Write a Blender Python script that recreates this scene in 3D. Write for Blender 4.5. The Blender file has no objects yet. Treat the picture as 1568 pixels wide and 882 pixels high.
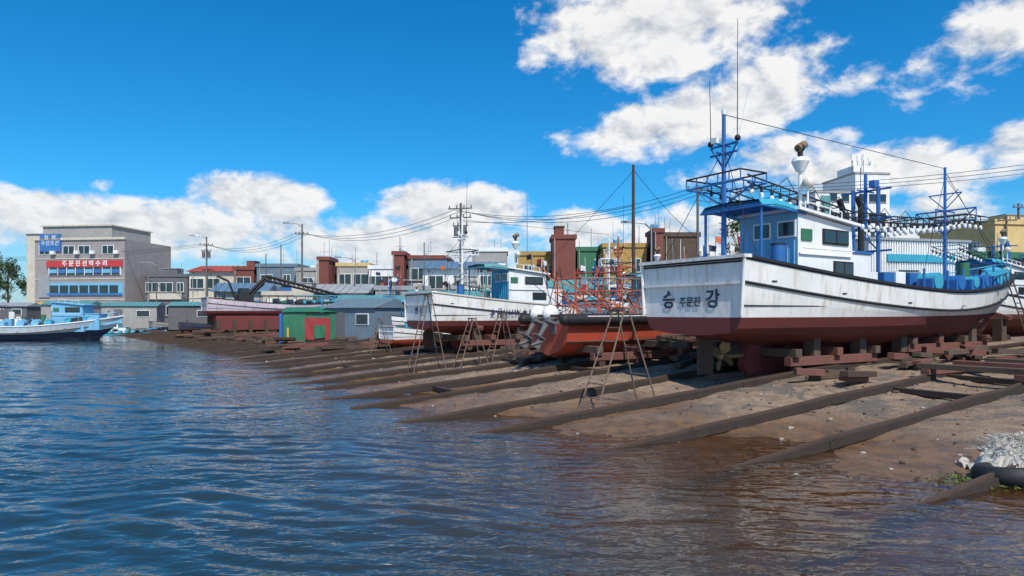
import bpy, math, random
import numpy as np
from mathutils import Vector, Matrix, noise
random.seed(7)
scene=bpy.context.scene
R=random.uniform
# ------------------------------------------------------------ shore frame
O=Vector((3.4,9.7)); U=Vector((.848,.53)); V=Vector((-.53,.848)); TH=math.atan2(.53,.848)
def W(t,s,z=0.0):
    p=O+U*t+V*s
    return Vector((p.x,p.y,z))
OFF=[(-400,6),(-10,4.2),(-2,3.3),(2,2.7),(4,1.8),(9,-.3),(16,0),(35,.7),(70,-2),(101,-5.4),(4000,-5.4)]
def off(s):
    for (a,va),(b,vb) in zip(OFF,OFF[1:]):
        if s<=b:
            return va+(vb-va)*max(0,(s-a))/(b-a)
    return OFF[-1][1]
def gz(t,s,n=True):
    q=t-off(s)
    if q<0: z=max(-3,.09*q)
    elif q<10: z=.075*q
    else: z=min(1.3,.75+.03*(q-10))
    if n and -12<q<40:
        z+=.09*noise.noise(Vector((t*.35,s*.5,0)))+.055*noise.noise(Vector((t*1.3,s*1.6,3)))+.025*noise.noise(Vector((t*3.3,s*3.6,3)))
        if s<95: z+=.06*math.cos((s-7.2-2.5)/5*2*math.pi)
    return z
# ------------------------------------------------------------ node helpers
def N(nt,typ,**kw):
    n=nt.nodes.new(typ)
    for k,v in kw.items():
        setattr(n,k,v)
    return n
def M_(nt,op,a,b=None,c=None,clamp=False):
    n=nt.nodes.new('ShaderNodeMath'); n.operation=op; n.use_clamp=clamp
    for i,x in enumerate((a,b,c)):
        if x is None: continue
        if isinstance(x,(int,float)): n.inputs[i].default_value=x
        else: nt.links.new(x,n.inputs[i])
    return n.outputs[0]
def mixc(nt,f,a,b,bt='MIX'):
    n=nt.nodes.new('ShaderNodeMix'); n.data_type='RGBA'; n.blend_type=bt
    for s,x in ((n.inputs[0],f),(n.inputs[6],a),(n.inputs[7],b)):
        if isinstance(x,(int,float)): s.default_value=x
        elif isinstance(x,(tuple,list)): s.default_value=(*x[:3],1)
        else: nt.links.new(x,s)
    return n.outputs[2]
def ramp(nt,x,a,b):
    n=nt.nodes.new('ShaderNodeMapRange'); n.interpolation_type='SMOOTHSTEP'
    nt.links.new(x,n.inputs[0]); n.inputs[1].default_value=a; n.inputs[2].default_value=b
    return n.outputs[0]
def newmat(name):
    m=bpy.data.materials.new(name); m.use_nodes=True
    return m,m.node_tree,m.node_tree.nodes['Principled BSDF']
def tex(nt,vec,scale,detail=4,rough=.55,dist=0):
    n=N(nt,'ShaderNodeTexNoise'); n.inputs['Scale'].default_value=scale; n.inputs['Detail'].default_value=detail
    n.inputs['Roughness'].default_value=rough; n.inputs['Distortion'].default_value=dist
    if vec is not None: nt.links.new(vec,n.inputs['Vector'])
    return n.outputs['Fac']
MC={}
def paint(name,col,rough=.5,dirt=.35,dcol=(.12,.08,.05),metal=0,streak=True,var=.15,bump=.15,scale=1.0):
    if name in MC: return MC[name]
    m,nt,b=newmat(name)
    tc=N(nt,'ShaderNodeNewGeometry'); pos=tc.outputs['Position']
    mp=N(nt,'ShaderNodeMapping'); nt.links.new(pos,mp.inputs[0])
    mp.inputs['Scale'].default_value=(3.5,3.5,.5) if streak else (1.5,1.5,1.5)
    n1=tex(nt,mp.outputs[0],1.6*scale,6,.65)
    n2=tex(nt,pos,1.1*scale,3,.5)
    n3=tex(nt,pos,14*scale,5,.7)
    light=tuple(min(1,c*(1+var)) for c in col); dark=tuple(c*(1-var*1.6) for c in col)
    c=mixc(nt,n2,light,dark)
    f=M_(nt,'MULTIPLY',ramp(nt,n1,.48,.76),dirt)
    c=mixc(nt,f,c,dcol)
    f2=M_(nt,'MULTIPLY',ramp(nt,n3,.6,.75),dirt*.7)
    c=mixc(nt,f2,c,dcol)
    nt.links.new(c,b.inputs['Base Color'])
    nt.links.new(M_(nt,'ADD',M_(nt,'MULTIPLY',n3,.25),rough-.12,clamp=True),b.inputs['Roughness'])
    b.inputs['Metallic'].default_value=metal
    bp=N(nt,'ShaderNodeBump'); bp.inputs['Strength'].default_value=bump; bp.inputs['Distance'].default_value=.02
    nt.links.new(n3,bp.inputs['Height']); nt.links.new(bp.outputs[0],b.inputs['Normal'])
    MC[name]=m; return m
white=paint('white_paint',(.76,.75,.72),.45,.7,(.36,.25,.17))
white2=paint('white_paint_clean',(.78,.78,.77),.45,.3,(.4,.33,.26))
cream=paint('cream_paint',(.62,.57,.48),.6,.3)
pinkwhite=paint('pale_hull_paint',(.58,.50,.55),.5,.5)
palegrey=paint('pale_blue_grey_hull',(.45,.49,.54),.5,.4)
red=paint('antifouling_red',(.15,.028,.026),.75,.7,(.06,.04,.034))
redo=paint('orange_red_paint',(.44,.07,.035),.55,.4)
blue=paint('marine_blue_paint',(.02,.13,.38),.45,.3)
lblue=paint('light_blue_paint',(.16,.42,.62),.5,.25)
cyan=paint('cyan_paint',(.04,.34,.48),.5,.35)
navy=paint('navy_paint',(.02,.03,.07),.5,.3,(.2,.17,.14))
black=paint('black_rubber',(.014,.014,.016),.65,.2,(.06,.05,.045))
rust=paint('rusty_steel',(.07,.042,.03),.85,.6,(.03,.02,.016),streak=False)
railm=paint('wet_rail_timber',(.036,.024,.018),.75,.6,(.014,.010,.008),streak=False,bump=.5)
ladm=paint('ladder_steel',(.17,.11,.08),.7,.6,(.06,.035,.025),streak=False)
rustred=paint('rust_red_cradle',(.17,.065,.05),.85,.6,(.06,.035,.025),streak=False,bump=.5)
timber=paint('weathered_timber',(.10,.068,.05),.9,.6,(.03,.024,.02),streak=False,bump=.5)
galv=paint('galvanised_steel',(.36,.37,.38),.45,.3,metal=.6)
grey=paint('grey_concrete',(.34,.33,.31),.85,.35)
dgrey=paint('dark_grey_wall',(.12,.12,.13),.8,.3)
pinkg=paint('beige_grey_render',(.30,.265,.26),.85,.3)
creamw=paint('cream_render',(.56,.51,.42),.85,.35)
brick=paint('brick_red_render',(.19,.055,.042),.85,.35)
ochre=paint('ochre_render',(.42,.26,.08),.85,.5)
yellow=paint('yellow_render',(.62,.45,.20),.85,.3)
green=paint('green_paint',(.03,.15,.08),.6,.35)
greent=paint('green_tarpaulin',(.02,.15,.08),.6,.35)
redt=paint('red_tarpaulin',(.32,.03,.035),.6,.4)
yelt=paint('yellow_plastic',(.60,.40,.06),.5,.25)
orange=paint('orange_plastic',(.65,.17,.04),.5,.3)
roofred=paint('red_roof',(.42,.08,.06),.7,.3)
roofblue=paint('blue_roof_sheet',(.10,.18,.27),.6,.4)
roofgrey=paint('grey_roof_sheet',(.30,.31,.33),.6,.35)
teal=paint('teal_roof',(.09,.27,.29),.6,.4)
slate=paint('blue_grey_siding',(.13,.19,.24),.7,.4)
bark=paint('bark',(.09,.06,.04),.9,.4)
bronze=paint('bronze',(.30,.20,.10),.5,.5,metal=.5)
polec=paint('pole_concrete',(.13,.12,.105),.85,.3)
wirem=paint('wire_black',(.02,.02,.02),.7,0)
signred=paint('sign_red',(.50,.04,.04),.5,.15)
signblue=paint('sign_blue',(.04,.15,.38),.5,.15)
netm=paint('fishing_net_white',(.46,.43,.38),.9,.6,(.16,.13,.10),streak=False)
moss=paint('green_algae',(.09,.13,.02),.8,.4,streak=False)
def glassm():
    m,nt,b=newmat('window_glass'); b.inputs['Base Color'].default_value=(.02,.03,.035,1)
    b.inputs['Roughness'].default_value=.08; b.inputs['Specular IOR Level'].default_value=.8
    return m
glass=glassm()
m,nt,b=newmat('lamp_bulb_glass'); b.inputs['Base Color'].default_value=(.75,.76,.78,1); b.inputs['Roughness'].default_value=.12
bulb=m
m,nt,b=newmat('foliage')
g_=N(nt,'ShaderNodeNewGeometry'); f_=tex(nt,g_.outputs['Position'],.9,3)
nt.links.new(mixc(nt,ramp(nt,f_,.35,.65),(.02,.045,.012),(.07,.11,.03)),b.inputs['Base Color']); b.inputs['Roughness'].default_value=.7
leafm=m
# ------------------------------------------------------------ geometry builder
class G:
    def __init__(s): s.v=[];s.f=[];s.m=[];s.mats=[]
    def mi(s,mat):
        if mat not in s.mats: s.mats.append(mat)
        return s.mats.index(mat)
    def add(s,vs,fs,mat,M=None):
        o=len(s.v); k=s.mi(mat)
        for v in vs:
            v=Vector(v)
            if M is not None: v=M@v
            s.v.append(v)
        for f in fs: s.f.append([i+o for i in f]); s.m.append(k)
    def box(s,c,d,mat,rz=0,rx=0,ry=0):
        x,y,z=d[0]/2,d[1]/2,d[2]/2
        vs=[(-x,-y,-z),(x,-y,-z),(x,y,-z),(-x,y,-z),(-x,-y,z),(x,-y,z),(x,y,z),(-x,y,z)]
        fs=[(0,3,2,1),(4,5,6,7),(0,1,5,4),(1,2,6,5),(2,3,7,6),(3,0,4,7)]
        M=Matrix.Translation(c)@Matrix.Rotation(rz,4,'Z')@Matrix.Rotation(ry,4,'Y')@Matrix.Rotation(rx,4,'X')
        s.add(vs,fs,mat,M)
    def cyl(s,p0,p1,r0,mat,r1=None,n=8,cap=True):
        p0=Vector(p0);p1=Vector(p1); r1=r0 if r1 is None else r1
        d=p1-p0
        if d.length<1e-6: return
        q=d.to_track_quat('Z','Y').to_matrix().to_4x4(); L=d.length
        vs=[];
        for k in range(n):
            a=2*math.pi*k/n; vs.append((r0*math.cos(a),r0*math.sin(a),0))
        for k in range(n):
            a=2*math.pi*k/n; vs.append((r1*math.cos(a),r1*math.sin(a),L))
        fs=[(k,(k+1)%n,n+(k+1)%n,n+k) for k in range(n)]
        if cap: fs+= [tuple(range(n-1,-1,-1)),tuple(range(n,2*n))]
        s.add(vs,fs,mat,Matrix.Translation(p0)@q)
    def tube(s,pts,r,mat,n=6):
        for a,b in zip(pts,pts[1:]): s.cyl(a,b,r,mat,n=n)
    def sph(s,c,r,mat,sc=(1,1,1),n=10,m=7):
        vs=[(0,0,1)];
        for i in range(1,m):
            th=math.pi*i/m
            for k in range(n):
                a=2*math.pi*k/n; vs.append((math.sin(th)*math.cos(a),math.sin(th)*math.sin(a),math.cos(th)))
        vs.append((0,0,-1)); fs=[]
        for k in range(n): fs.append((0,1+k,1+(k+1)%n))
        for i in range(m-2):
            for k in range(n):
                a=1+i*n+k;b=1+i*n+(k+1)%n; fs.append((a,a+n,b+n,b))
        e=len(vs)-1; o=1+(m-2)*n
        for k in range(n): fs.append((o+k,e,o+(k+1)%n))
        s.add([(c[0]+v[0]*r*sc[0],c[1]+v[1]*r*sc[1],c[2]+v[2]*r*sc[2]) for v in vs],fs,mat)
    def torus(s,c,R_,r,mat,M=None,n=28,m=10,ribs=0):
        vs=[];fs=[]
        for i in range(n):
            a=2*math.pi*i/n
            for j in range(m):
                b_=2*math.pi*j/m; rr=r*(1+(ribs if (i%2 and abs(math.cos(b_))>.3) else 0))
                vs.append(((R_+rr*math.cos(b_))*math.cos(a),(R_+rr*math.cos(b_))*math.sin(a),rr*math.sin(b_)))
        for i in range(n):
            for j in range(m):
                fs.append((i*m+j,((i+1)%n)*m+j,((i+1)%n)*m+(j+1)%m,i*m+(j+1)%m))
        T=Matrix.Translation(c)
        s.add(vs,fs,mat,T@M if M is not None else T)
    def build(s,name,parent=None,smooth=True,bevel=0,loc=None,rz=0):
        me=bpy.data.meshes.new(name); me.from_pydata([tuple(v) for v in s.v],[],s.f)
        for mt in s.mats: me.materials.append(mt)
        for p,k in zip(me.polygons,s.m): p.material_index=k; p.use_smooth=smooth
        me.update()
        if smooth:
            try: me.set_sharp_from_angle(angle=math.radians(32))
            except Exception: pass
        o=bpy.data.objects.new(name,me); scene.collection.objects.link(o)
        if parent: o.parent=parent
        if loc is not None: o.location=loc; o.rotation_euler=(0,0,rz)
        if bevel:
            md=o.modifiers.new('bevel','BEVEL'); md.width=bevel; md.segments=2; md.limit_method='ANGLE'
        return o
def root(name,loc,rz=0,sc=1):
    e=bpy.data.objects.new(name,None); scene.collection.objects.link(e); e.location=loc; e.rotation_euler=(0,0,rz); e.scale=(sc,)*3
    e.empty_display_size=.3
    return e
def text(parent,name,body,size,M,mat,ext=.004,bold=0):
    c=bpy.data.curves.new(name,'FONT'); c.body=body; c.size=size; c.extrude=ext; c.align_x='CENTER'; c.align_y='CENTER'; c.offset=bold
    o=bpy.data.objects.new(name,c); scene.collection.objects.link(o)
    dg=bpy.context.evaluated_depsgraph_get(); me=bpy.data.meshes.new_from_object(o.evaluated_get(dg))
    bpy.data.objects.remove(o)
    me.materials.clear(); me.materials.append(mat)
    o=bpy.data.objects.new(name,me); scene.collection.objects.link(o); o.parent=parent; o.matrix_local=M
    return o
def basis(x,y,z,loc):
    M=Matrix.Identity(4)
    for i,a in enumerate((x,y,z)):
        for j in range(3): M[j][i]=a[j]
    for j in range(3): M[j][3]=loc[j]
    return M
# ------------------------------------------------------------ ground
def axis(segs):
    out=[]
    for a,b,st in segs:
        x=a
        while x<b-1e-6: out.append(x); x+=st
    return out
ts=axis([(-80,-16,8),(-16,-8,1),(-8,18,.25),(18,60,3)])+[60,80,120,200,400,900,2000,4000]
ss=[-1500,-600,-200,-80,-40,-20]+axis([(-12,40,.3),(40,110,1.0)])+[110,140,220,500,1200,4000]
vs=[W(t,s,gz(t,s)) for s in ss for t in ts]; n=len(ts)
fs=[(j*n+i,j*n+i+1,(j+1)*n+i+1,(j+1)*n+i) for j in range(len(ss)-1) for i in range(n-1)]
m,nt,b=newmat('sand_and_gravel')
ge=N(nt,'ShaderNodeNewGeometry'); pos=ge.outputs['Position']; sx=N(nt,'ShaderNodeSeparateXYZ'); nt.links.new(pos,sx.inputs[0])
big=tex(nt,pos,.45,4,.6,.4); med=tex(nt,pos,2.6,6,.7); fine=tex(nt,pos,26,5,.8); big2=tex(nt,pos,.8,5,.65,.6)
vo=N(nt,'ShaderNodeTexVoronoi'); vo.inputs['Scale'].default_value=22; nt.links.new(pos,vo.inputs['Vector'])
c=mixc(nt,ramp(nt,med,.35,.65),(.19,.11,.06),(.37,.25,.155))
c=mixc(nt,ramp(nt,big2,.50,.60),c,(.11,.09,.075))
peb=mixc(nt,vo.outputs['Distance'],(.44,.38,.32),(.05,.04,.034))
c=mixc(nt,M_(nt,'MULTIPLY',ramp(nt,fine,.46,.60),.8),c,peb)
wet=ramp(nt,M_(nt,'ADD',sx.outputs['Z'],M_(nt,'MULTIPLY',big,.5)),.66,.28)
wetc=mixc(nt,ramp(nt,med,.4,.6),(.21,.105,.042),(.085,.047,.025))
c=mixc(nt,M_(nt,'MULTIPLY',wet,.88),c,wetc)
nt.links.new(c,b.inputs['Base Color'])
nt.links.new(M_(nt,'SUBTRACT',.92,M_(nt,'MULTIPLY',wet,.62)),b.inputs['Roughness'])
bp=N(nt,'ShaderNodeBump'); bp.inputs['Strength'].default_value=.9; bp.inputs['Distance'].default_value=.09
hh=M_(nt,'ADD',M_(nt,'MULTIPLY',fine,.5),M_(nt,'ADD',med,M_(nt,'MULTIPLY',vo.outputs['Distance'],.25)))
nt.links.new(M_(nt,'MULTIPLY',hh,M_(nt,'SUBTRACT',1.0,M_(nt,'MULTIPLY',wet,.5))),bp.inputs['Height']); nt.links.new(bp.outputs[0],b.inputs['Normal'])
g=G(); g.add(vs,fs,m); g.build('ground')
# ------------------------------------------------------------ water (real wave geometry)
m,nt,b=newmat('sea_water'); nt.nodes.remove(b); out=nt.nodes['Material Output']
ge=N(nt,'ShaderNodeNewGeometry'); pos=ge.outputs['Position']
def mp(sc,rz=0):
    k=N(nt,'ShaderNodeMapping'); nt.links.new(pos,k.inputs[0]); k.inputs['Scale'].default_value=sc; k.inputs['Rotation'].default_value=(0,0,rz); return k.outputs[0]
w1=tex(nt,mp((.6,1.5,1),.15),.9,2,.5,.6)
w3=tex(nt,mp((.8,1.5,1),.3),5,2,.5,.5)
patch=ramp(nt,tex(nt,mp((.10,.25,1)),1,2),.35,.65)
h=M_(nt,'MULTIPLY',w3,M_(nt,'ADD',.2,patch))
bp=N(nt,'ShaderNodeBump'); bp.inputs['Strength'].default_value=1; bp.inputs['Distance'].default_value=.028
nt.links.new(h,bp.inputs['Height'])
dp=N(nt,'ShaderNodeVectorMath',operation='DOT_PRODUCT'); nt.links.new(pos,dp.inputs[0]); dp.inputs[1].default_value=(U.x,U.y,0)
tt=M_(nt,'SUBTRACT',dp.outputs['Value'],O.dot(U))
tt=M_(nt,'ADD',tt,M_(nt,'MULTIPLY',M_(nt,'SUBTRACT',w1,.5),2.0))
shal=ramp(nt,tt,-7.5,2.0)
gl=N(nt,'ShaderNodeBsdfGlossy'); gl.inputs['Roughness'].default_value=.02; gl.inputs['Color'].default_value=(.97,.98,1,1); nt.links.new(bp.outputs[0],gl.inputs['Normal'])
df=N(nt,'ShaderNodeBsdfDiffuse'); nt.links.new(mixc(nt,shal,(.016,.034,.042),(.10,.062,.028)),df.inputs['Color'])
tr=N(nt,'ShaderNodeBsdfTransparent'); tr.inputs['Color'].default_value=(.74,.62,.45,1)
mx=N(nt,'ShaderNodeMixShader'); nt.links.new(M_(nt,'MULTIPLY',shal,.82),mx.inputs[0]); nt.links.new(df.outputs[0],mx.inputs[1]); nt.links.new(tr.outputs[0],mx.inputs[2])
fr=N(nt,'ShaderNodeFresnel'); fr.inputs['IOR'].default_value=1.40; nt.links.new(bp.outputs[0],fr.inputs['Normal'])
mx2=N(nt,'ShaderNodeMixShader'); nt.links.new(fr.outputs[0],mx2.inputs[0]); nt.links.new(mx.outputs[0],mx2.inputs[1]); nt.links.new(gl.outputs[0],mx2.inputs[2])
nt.links.new(mx2.outputs[0],out.inputs[0])
xs=np.array(axis([(-1500,-300,300),(-300,-60,20),(-60,-22,.22),(-22,-12,.12),(-12,14,.075),(14,24,.4),(24,100,8)])+[100,400,1500])
ys=np.array(axis([(-600,-10,60),(-10,4,1),(4,14,.045),(14,26,.08),(26,46,.13),(46,92,.3)])+[92,100,130,200,400,1500])
X,Y=np.meshgrid(xs,ys)
rng=np.random.RandomState(5)
Z=np.zeros_like(X)
dx_,dy_=np.meshgrid(np.gradient(xs),np.gradient(ys))
Xw=X+.4*np.sin(Y*.9+.6*np.sin(X*.5))+.2*np.sin(Y*2.3+X*1.1); Yw=Y+.3*np.sin(X*.7+1.3)+.14*np.sin(X*1.9+Y*.8)
for i in range(48):
    lam=.26*(2.2/.26)**(i/47.0); k=2*math.pi/lam; a=rng.normal(0,.42)+ .10; kx,ky=k*math.sin(a),k*math.cos(a)
    slope=.033*(1.0 if lam<.9 else .6)
    fade=np.clip((lam/ (2.6*np.maximum(dy_,dx_*abs(math.sin(a))+1e-3)))-.6,0,1)
    ph=kx*Xw+ky*Yw+rng.uniform(0,6.28)
    mod=.6+.6*np.sin(X*rng.uniform(.1,.5)+Y*rng.uniform(.1,.6)+rng.uniform(0,6))
    Z+=slope/k*fade*mod*(np.sin(ph)+.25*np.sin(2*ph+1.5))
tloc=(X-3.4)*U.x+(Y-9.7)*U.y
Z*=np.clip(.40-.09*tloc,.38,1.0)
nx,ny=len(xs),len(ys)
co_=np.stack([X.ravel(),Y.ravel(),Z.ravel()],1).astype(np.float32)
ii=np.arange((nx-1)*(ny-1)); r_=ii//(nx-1); c_=ii%(nx-1); a0=r_*nx+c_
fi=np.stack([a0,a0+1,a0+nx+1,a0+nx],1).astype(np.int32)
me=bpy.data.meshes.new('water'); me.vertices.add(len(co_)); me.vertices.foreach_set('co',co_.ravel())
me.loops.add(fi.size); me.loops.foreach_set('vertex_index',fi.ravel()); me.polygons.add(len(fi)); me.polygons.foreach_set('loop_start',np.arange(0,fi.size,4,dtype=np.int32))
me.polygons.foreach_set('use_smooth',np.ones(len(fi),dtype=bool)); me.update(calc_edges=True); me.validate(); me.materials.append(m)
wo=bpy.data.objects.new('water',me); scene.collection.objects.link(wo)
g=G(); g.box((-323,1084,-.9),(554,2000,4.2),grey); g.box((-323,84.1,1.35),(554,.5,.25),grey)
for x in range(-110,-46,4): g.cyl((x,83.9,.2),(x,83.9,1.1),.3,black,n=8)
g.build('quay')
# ------------------------------------------------------------ slipway rails
for k in range(-2,18):
    cs=7.2+5*k
    e=root('slipway_rail_track',(0,0,0)); g=G()
    for sgn in (-1.1,1.1):
        s=cs+sgn; o_=off(s); t0=o_-R(1.8,3.6)-(1.5 if s<6 else 0); pts=[]
        st=[t0+i*1.4 for i in range(23)]
        pts=[W(t,s+.03*math.sin(t)+R(-.03,.03),gz(t,s,False)+.05+R(-.018,.018)) for t in st]
        for a,b_ in zip(pts,pts[1:]):
            d=b_-a; c_=(a+b_)/2; ang=math.atan2(d.y,d.x); pit=-math.asin(d.z/d.length)
            g.box(c_,(d.length+.02,.16+R(-.02,.02),.17),railm,rz=ang,ry=pit)
            g.box(c_+Vector((0,0,.11)),(d.length-.004,.055,.06),rust,rz=ang,ry=pit)
    for t in [off(cs)+1.5+i*2.7 for i in range(8)]:
        if random.random()<.5: g.box(W(t,cs,gz(t,cs,False)+.02),(.2,2.0,.14),railm,rz=TH+R(-.05,.05))
    g.build('rails',e)
# ------------------------------------------------------------ cradles
def cradle(t0,t1,cs,ztop=None,mat=rustred,wide=2.7,junk=True,drop=.30,zs=1):
    zc=gz((t0+t1)/2,cs,False)+drop
    e=root('boat_cradle',W(t0,cs,zc),TH); e.scale=(1,1,zs); g=G(); L=t1-t0
    for y in (-1.1,1.1):
        g.box((L/2,y,.22),(L,.24,.26),mat)
        for x in (.4,L-.4,L/2): g.cyl((x,y-.09,.02),(x,y+.09,.02),.15,rust,n=12)
    nb=max(2,int(L/1.5)+1)
    for i in range(nb):
        x=.2+(L-.4)*i/(nb-1)
        g.box((x,0,.47),(.28,wide,.24),mat if i%2 else timber,rz=R(-.03,.03))
    if junk:
        for i in range(4): g.box((R(.3,L-.3),R(-.8,.8),.70),(R(.8,1.8),R(.18,.3),.2),timber,rz=R(-.4,.4))
    g.build('frame',e,smooth=False,bevel=.015)
    return e
# ------------------------------------------------------------ boats
def lerp(a,b,x): return a+(b-a)*x
def shape(f):
    if f<.5: return .93+.07*math.sin(f/.5*math.pi/2)
    q=(f-.5)/.5; return max(0,(1-q**2.3))**.85
def boat(name,loc,rz,sc,cwhite=white,cbot=red,ctrim=black,cdeck=blue,ccab=white2,croof=blue,cface=lblue,cmast=blue,
         L=19.4,B=2.05,rack=True,cabx=0,canopy=True,keel=True,masts=(1,1,1),lowband=None,horn=True,cab=True,boom=False):
    e=root(name,loc,rz,sc)
    zg=lambda f: 3.55 - .75*math.sin(min(1,f/.62)*math.pi/2) + (max(0,f-.5)/.5)**2*1.0
    zr=lambda f: zg(f)-.68+.03*f
    up=lambda f:max(0,1-f/.28)**1.3
    rows=[(1.0,1.0,zg),(1.0,1.0,lambda f:zg(f)-.09),(.985,.99,lambda f:zg(f)-.35),(.97,.98,zr),(.95,.955,lambda f:lerp(zr(f),1.95+.15*f**3,.5)),(.925,.92,lambda f:1.95+.25*f**4),
          (.90,.86,lambda f:1.66+.25*f**4),(.88,.72,lambda f:1.42-.05*f+.12*up(f)),(.85,.42,lambda f:1.2-.15*f+.28*up(f)),(.82,.06,lambda f:1.0-.2*f+.44*up(f))]
    st=[i/34 for i in range(35)]
    cols=[ctrim,cwhite,cwhite,cwhite,lowband or cwhite,cbot,cbot,cbot,cbot]
    def P(r,f,sg):
        lr,br,z=rows[r]; x=lr*L*f
        bb=B*br*shape(f)*(1-.06*r/9*(f>.5))
        return (x,sg*bb,z(f))
    g=G()
    for sg in (-1,1):
        for r in range(len(rows)-1):
            vs=[];fs=[]
            for f in st: vs+= [P(r,f,sg),P(r+1,f,sg)]
            for i in range(len(st)-1):
                q=(2*i,2*i+1,2*i+3,2*i+2); fs.append(q if sg<0 else q[::-1])
            g.add(vs,fs,cols[r])
    for r in range(len(rows)-1):
        a,b_=P(r,0,-1),P(r,0,1); c_,d=P(r+1,0,-1),P(r+1,0,1); g.add([a,b_,d,c_],[(0,1,2,3)],cols[r])
    g.build('hull',e)
    g=G(); vs=[];fs=[]
    for f in st:
        x=L*f*.985+.1; bb=max(.0,B*shape(f)-.13); z=zg(f); 
        vs+=[(x,-bb,z),(x,-bb*.99,z-.65),(x,bb*.99,z-.65),(x,bb,z)]
    for i in range(len(st)-1):
        for k in range(3): fs.append((4*i+k,4*i+k+1,4*i+5+k,4*i+4+k))
    fs.append((0,1,2,3))
    g.add(vs,fs,cdeck)
    for sg in (-1,1):
        vs=[];fs=[]
        for f in st:
            x=L*f; bb=B*shape(f); z=zg(f)+.03
            vs+=[(x,sg*(bb+.05),z),(x*.985+.1,sg*max(0,bb-.16),z),(x,sg*(bb+.05),z-.08)]
        for i in range(len(st)-1):
            for q in ((3*i,3*i+1,3*i+4,3*i+3),(3*i+2,3*i,3*i+3,3*i+5)): fs.append(q if sg>0 else q[::-1])
        g.add(vs,fs,ctrim if ctrim is not cwhite else black)
    g.box((.02,0,zg(0)+.0),(.3,2*B*.93+.12,.09),cwhite)
    g.build('deck',e)
    g=G()
    for sg in (-1,1):
        pts=[(.97*L*f-.0,sg*(B*.98*shape(f)+.01),zr(f)) for f in st[:-1]]
        g.tube(pts,.045,black,6)
        pts=[(.925*L*f,sg*(B*.94*shape(f)+.012),2.02+.15*f**3) for f in st[:-2]]
        g.tube([(p[0],p[1],p[2]+.24) for p in pts],.022,black,5)
    g.box((-.03,0,zr(0)),(.09,2*B*.93*.98,.09),cwhite)
    g.box((-.012,0,zg(0)-.13),(.05,2*B*.93,.05),black)
    for y in (-1,1): g.cyl((-.05,y*.885*B,2.0),(-.05,y*.93*B,zg(0)),.045,cwhite,n=8)
    for f in (.06,.22,.40,.58,.78):
        y=-(B*.99*shape(f)+.002); g.box((L*f*.985,y,zg(f)-.52),(.2,.02,.035),black)
    g.build('rub_rails',e)
    if keel:
        g=G(); k_=L/19.4
        vs=[(2.4,-.12,1.35),(2.1,-.12,.55),(2.3,-.12,.2),(15,-.12,.2),(16.2,-.12,1.1),(2.4,.12,1.35),(2.1,.12,.55),(2.3,.12,.2),(15,.12,.2),(16.2,.12,1.1)]
        vs=[(a*k_,b_,c_) for a,b_,c_ in vs]
        g.add(vs,[(0,1,2,3,4),(9,8,7,6,5),(0,5,6,1),(1,6,7,2),(2,7,8,3),(3,8,9,4)],red)
        g.add([(3.0,-.12,.7),(14*k_,-.12,.5),(14*k_,-.8,1.25),(4.0,-.7,1.3),(3.0,.12,.7),(14*k_,.12,.5),(14*k_,.8,1.25),(4.0,.7,1.3)],[(0,1,2,3),(7,6,5,4),(0,3,7,4)],red)
        g.box((.60,0,.85),(.6,.07,1.05),rust); g.cyl((.85,0,.25),(.85,0,1.6),.05,rust)
        g.box((1.45,0,.25),(1.5,.12,.1),rust)
        g.cyl((1.25,0,.8),(2.2,0,.8),.07,bronze,n=10); g.sph((1.25,0,.8),.12,bronze)
        for a in range(4):
            A=a*math.pi/2+.4
            M=Matrix.Translation((1.3,0,.8))@Matrix.Rotation(A,4,'X')@Matrix.Rotation(.5,4,'Z')
            g.add([(0,-.05,.08),(0,.05,.08),(0,.17,.28),(0,.12,.42),(0,-.08,.44),(0,-.17,.3)],[(0,1,2,3,4,5)],bronze,M)
        g.build('keel_and_rudder',e)
    cx=cabx; 
    if cab:
        g=G()
        x0,x1,y0,y1=3.0+cx,5.8+cx,-1.3,.75
        zb=2.3; za,zf=5.0,4.72
        g.add([(x0,y0,zb),(x1,y0,zb),(x1,y1,zb),(x0,y1,zb),(x0,y0,za),(x1-.15,y0,zf),(x1-.15,y1,zf),(x0,y1,za)],
              [(0,1,5,4),(1,2,6,5),(2,3,7,6),(4,5,6,7)],ccab)
        g.add([(x0,y0,zb),(x0,y1,zb),(x0,y1,za),(x0,y0,za)],[(0,3,2,1)],cface)
        for i in range(9):
            y=y0+.12+i*(y1-y0-.24)/8; g.box((x0-.012,y,3.5),(.03,.03,1.9),cface)
        for yy in (-.95,-.1):
            g.box((x0-.03,yy,4.52),(.05,.62,.5),white2); g.box((x0-.045,yy,4.52),(.05,.52,.40),glass)
        def win(xa,xb,z,hgt):
            g.box(((xa+xb)/2,y0-.015,z),(xb-xa,.05,hgt),black); g.box(((xa+xb)/2,y0-.03,z),(xb-xa-.1,.05,hgt-.1),glass); g.box(((xa+xb)/2,y0-.045,z),(.04,.05,hgt-.04),black)
        win(x0+1.15,x0+2.45,4.35,.46)
        win(x0+1.7,x1-.1,3.42,.44)
        g.box((x0+.38,y0-.02,4.35),(.5,.04,.34),green)
        g.box((x0+1.3,y0-.03,3.8),(2.55,.06,.06),ccab); g.box((x0+1.3,y0-.03,2.95),(2.55,.06,.06),croof)
        g.tube([(x0+.1,y0-.12,3.95),(x1-.2,y0-.12,3.95)],.02,white2)
        g.box((x1+.6,-.3,3.2),(1.3,1.6,1.5),ccab); g.box((x1+.6,-.3,3.99),(1.4,1.7,.07),croof)
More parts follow.
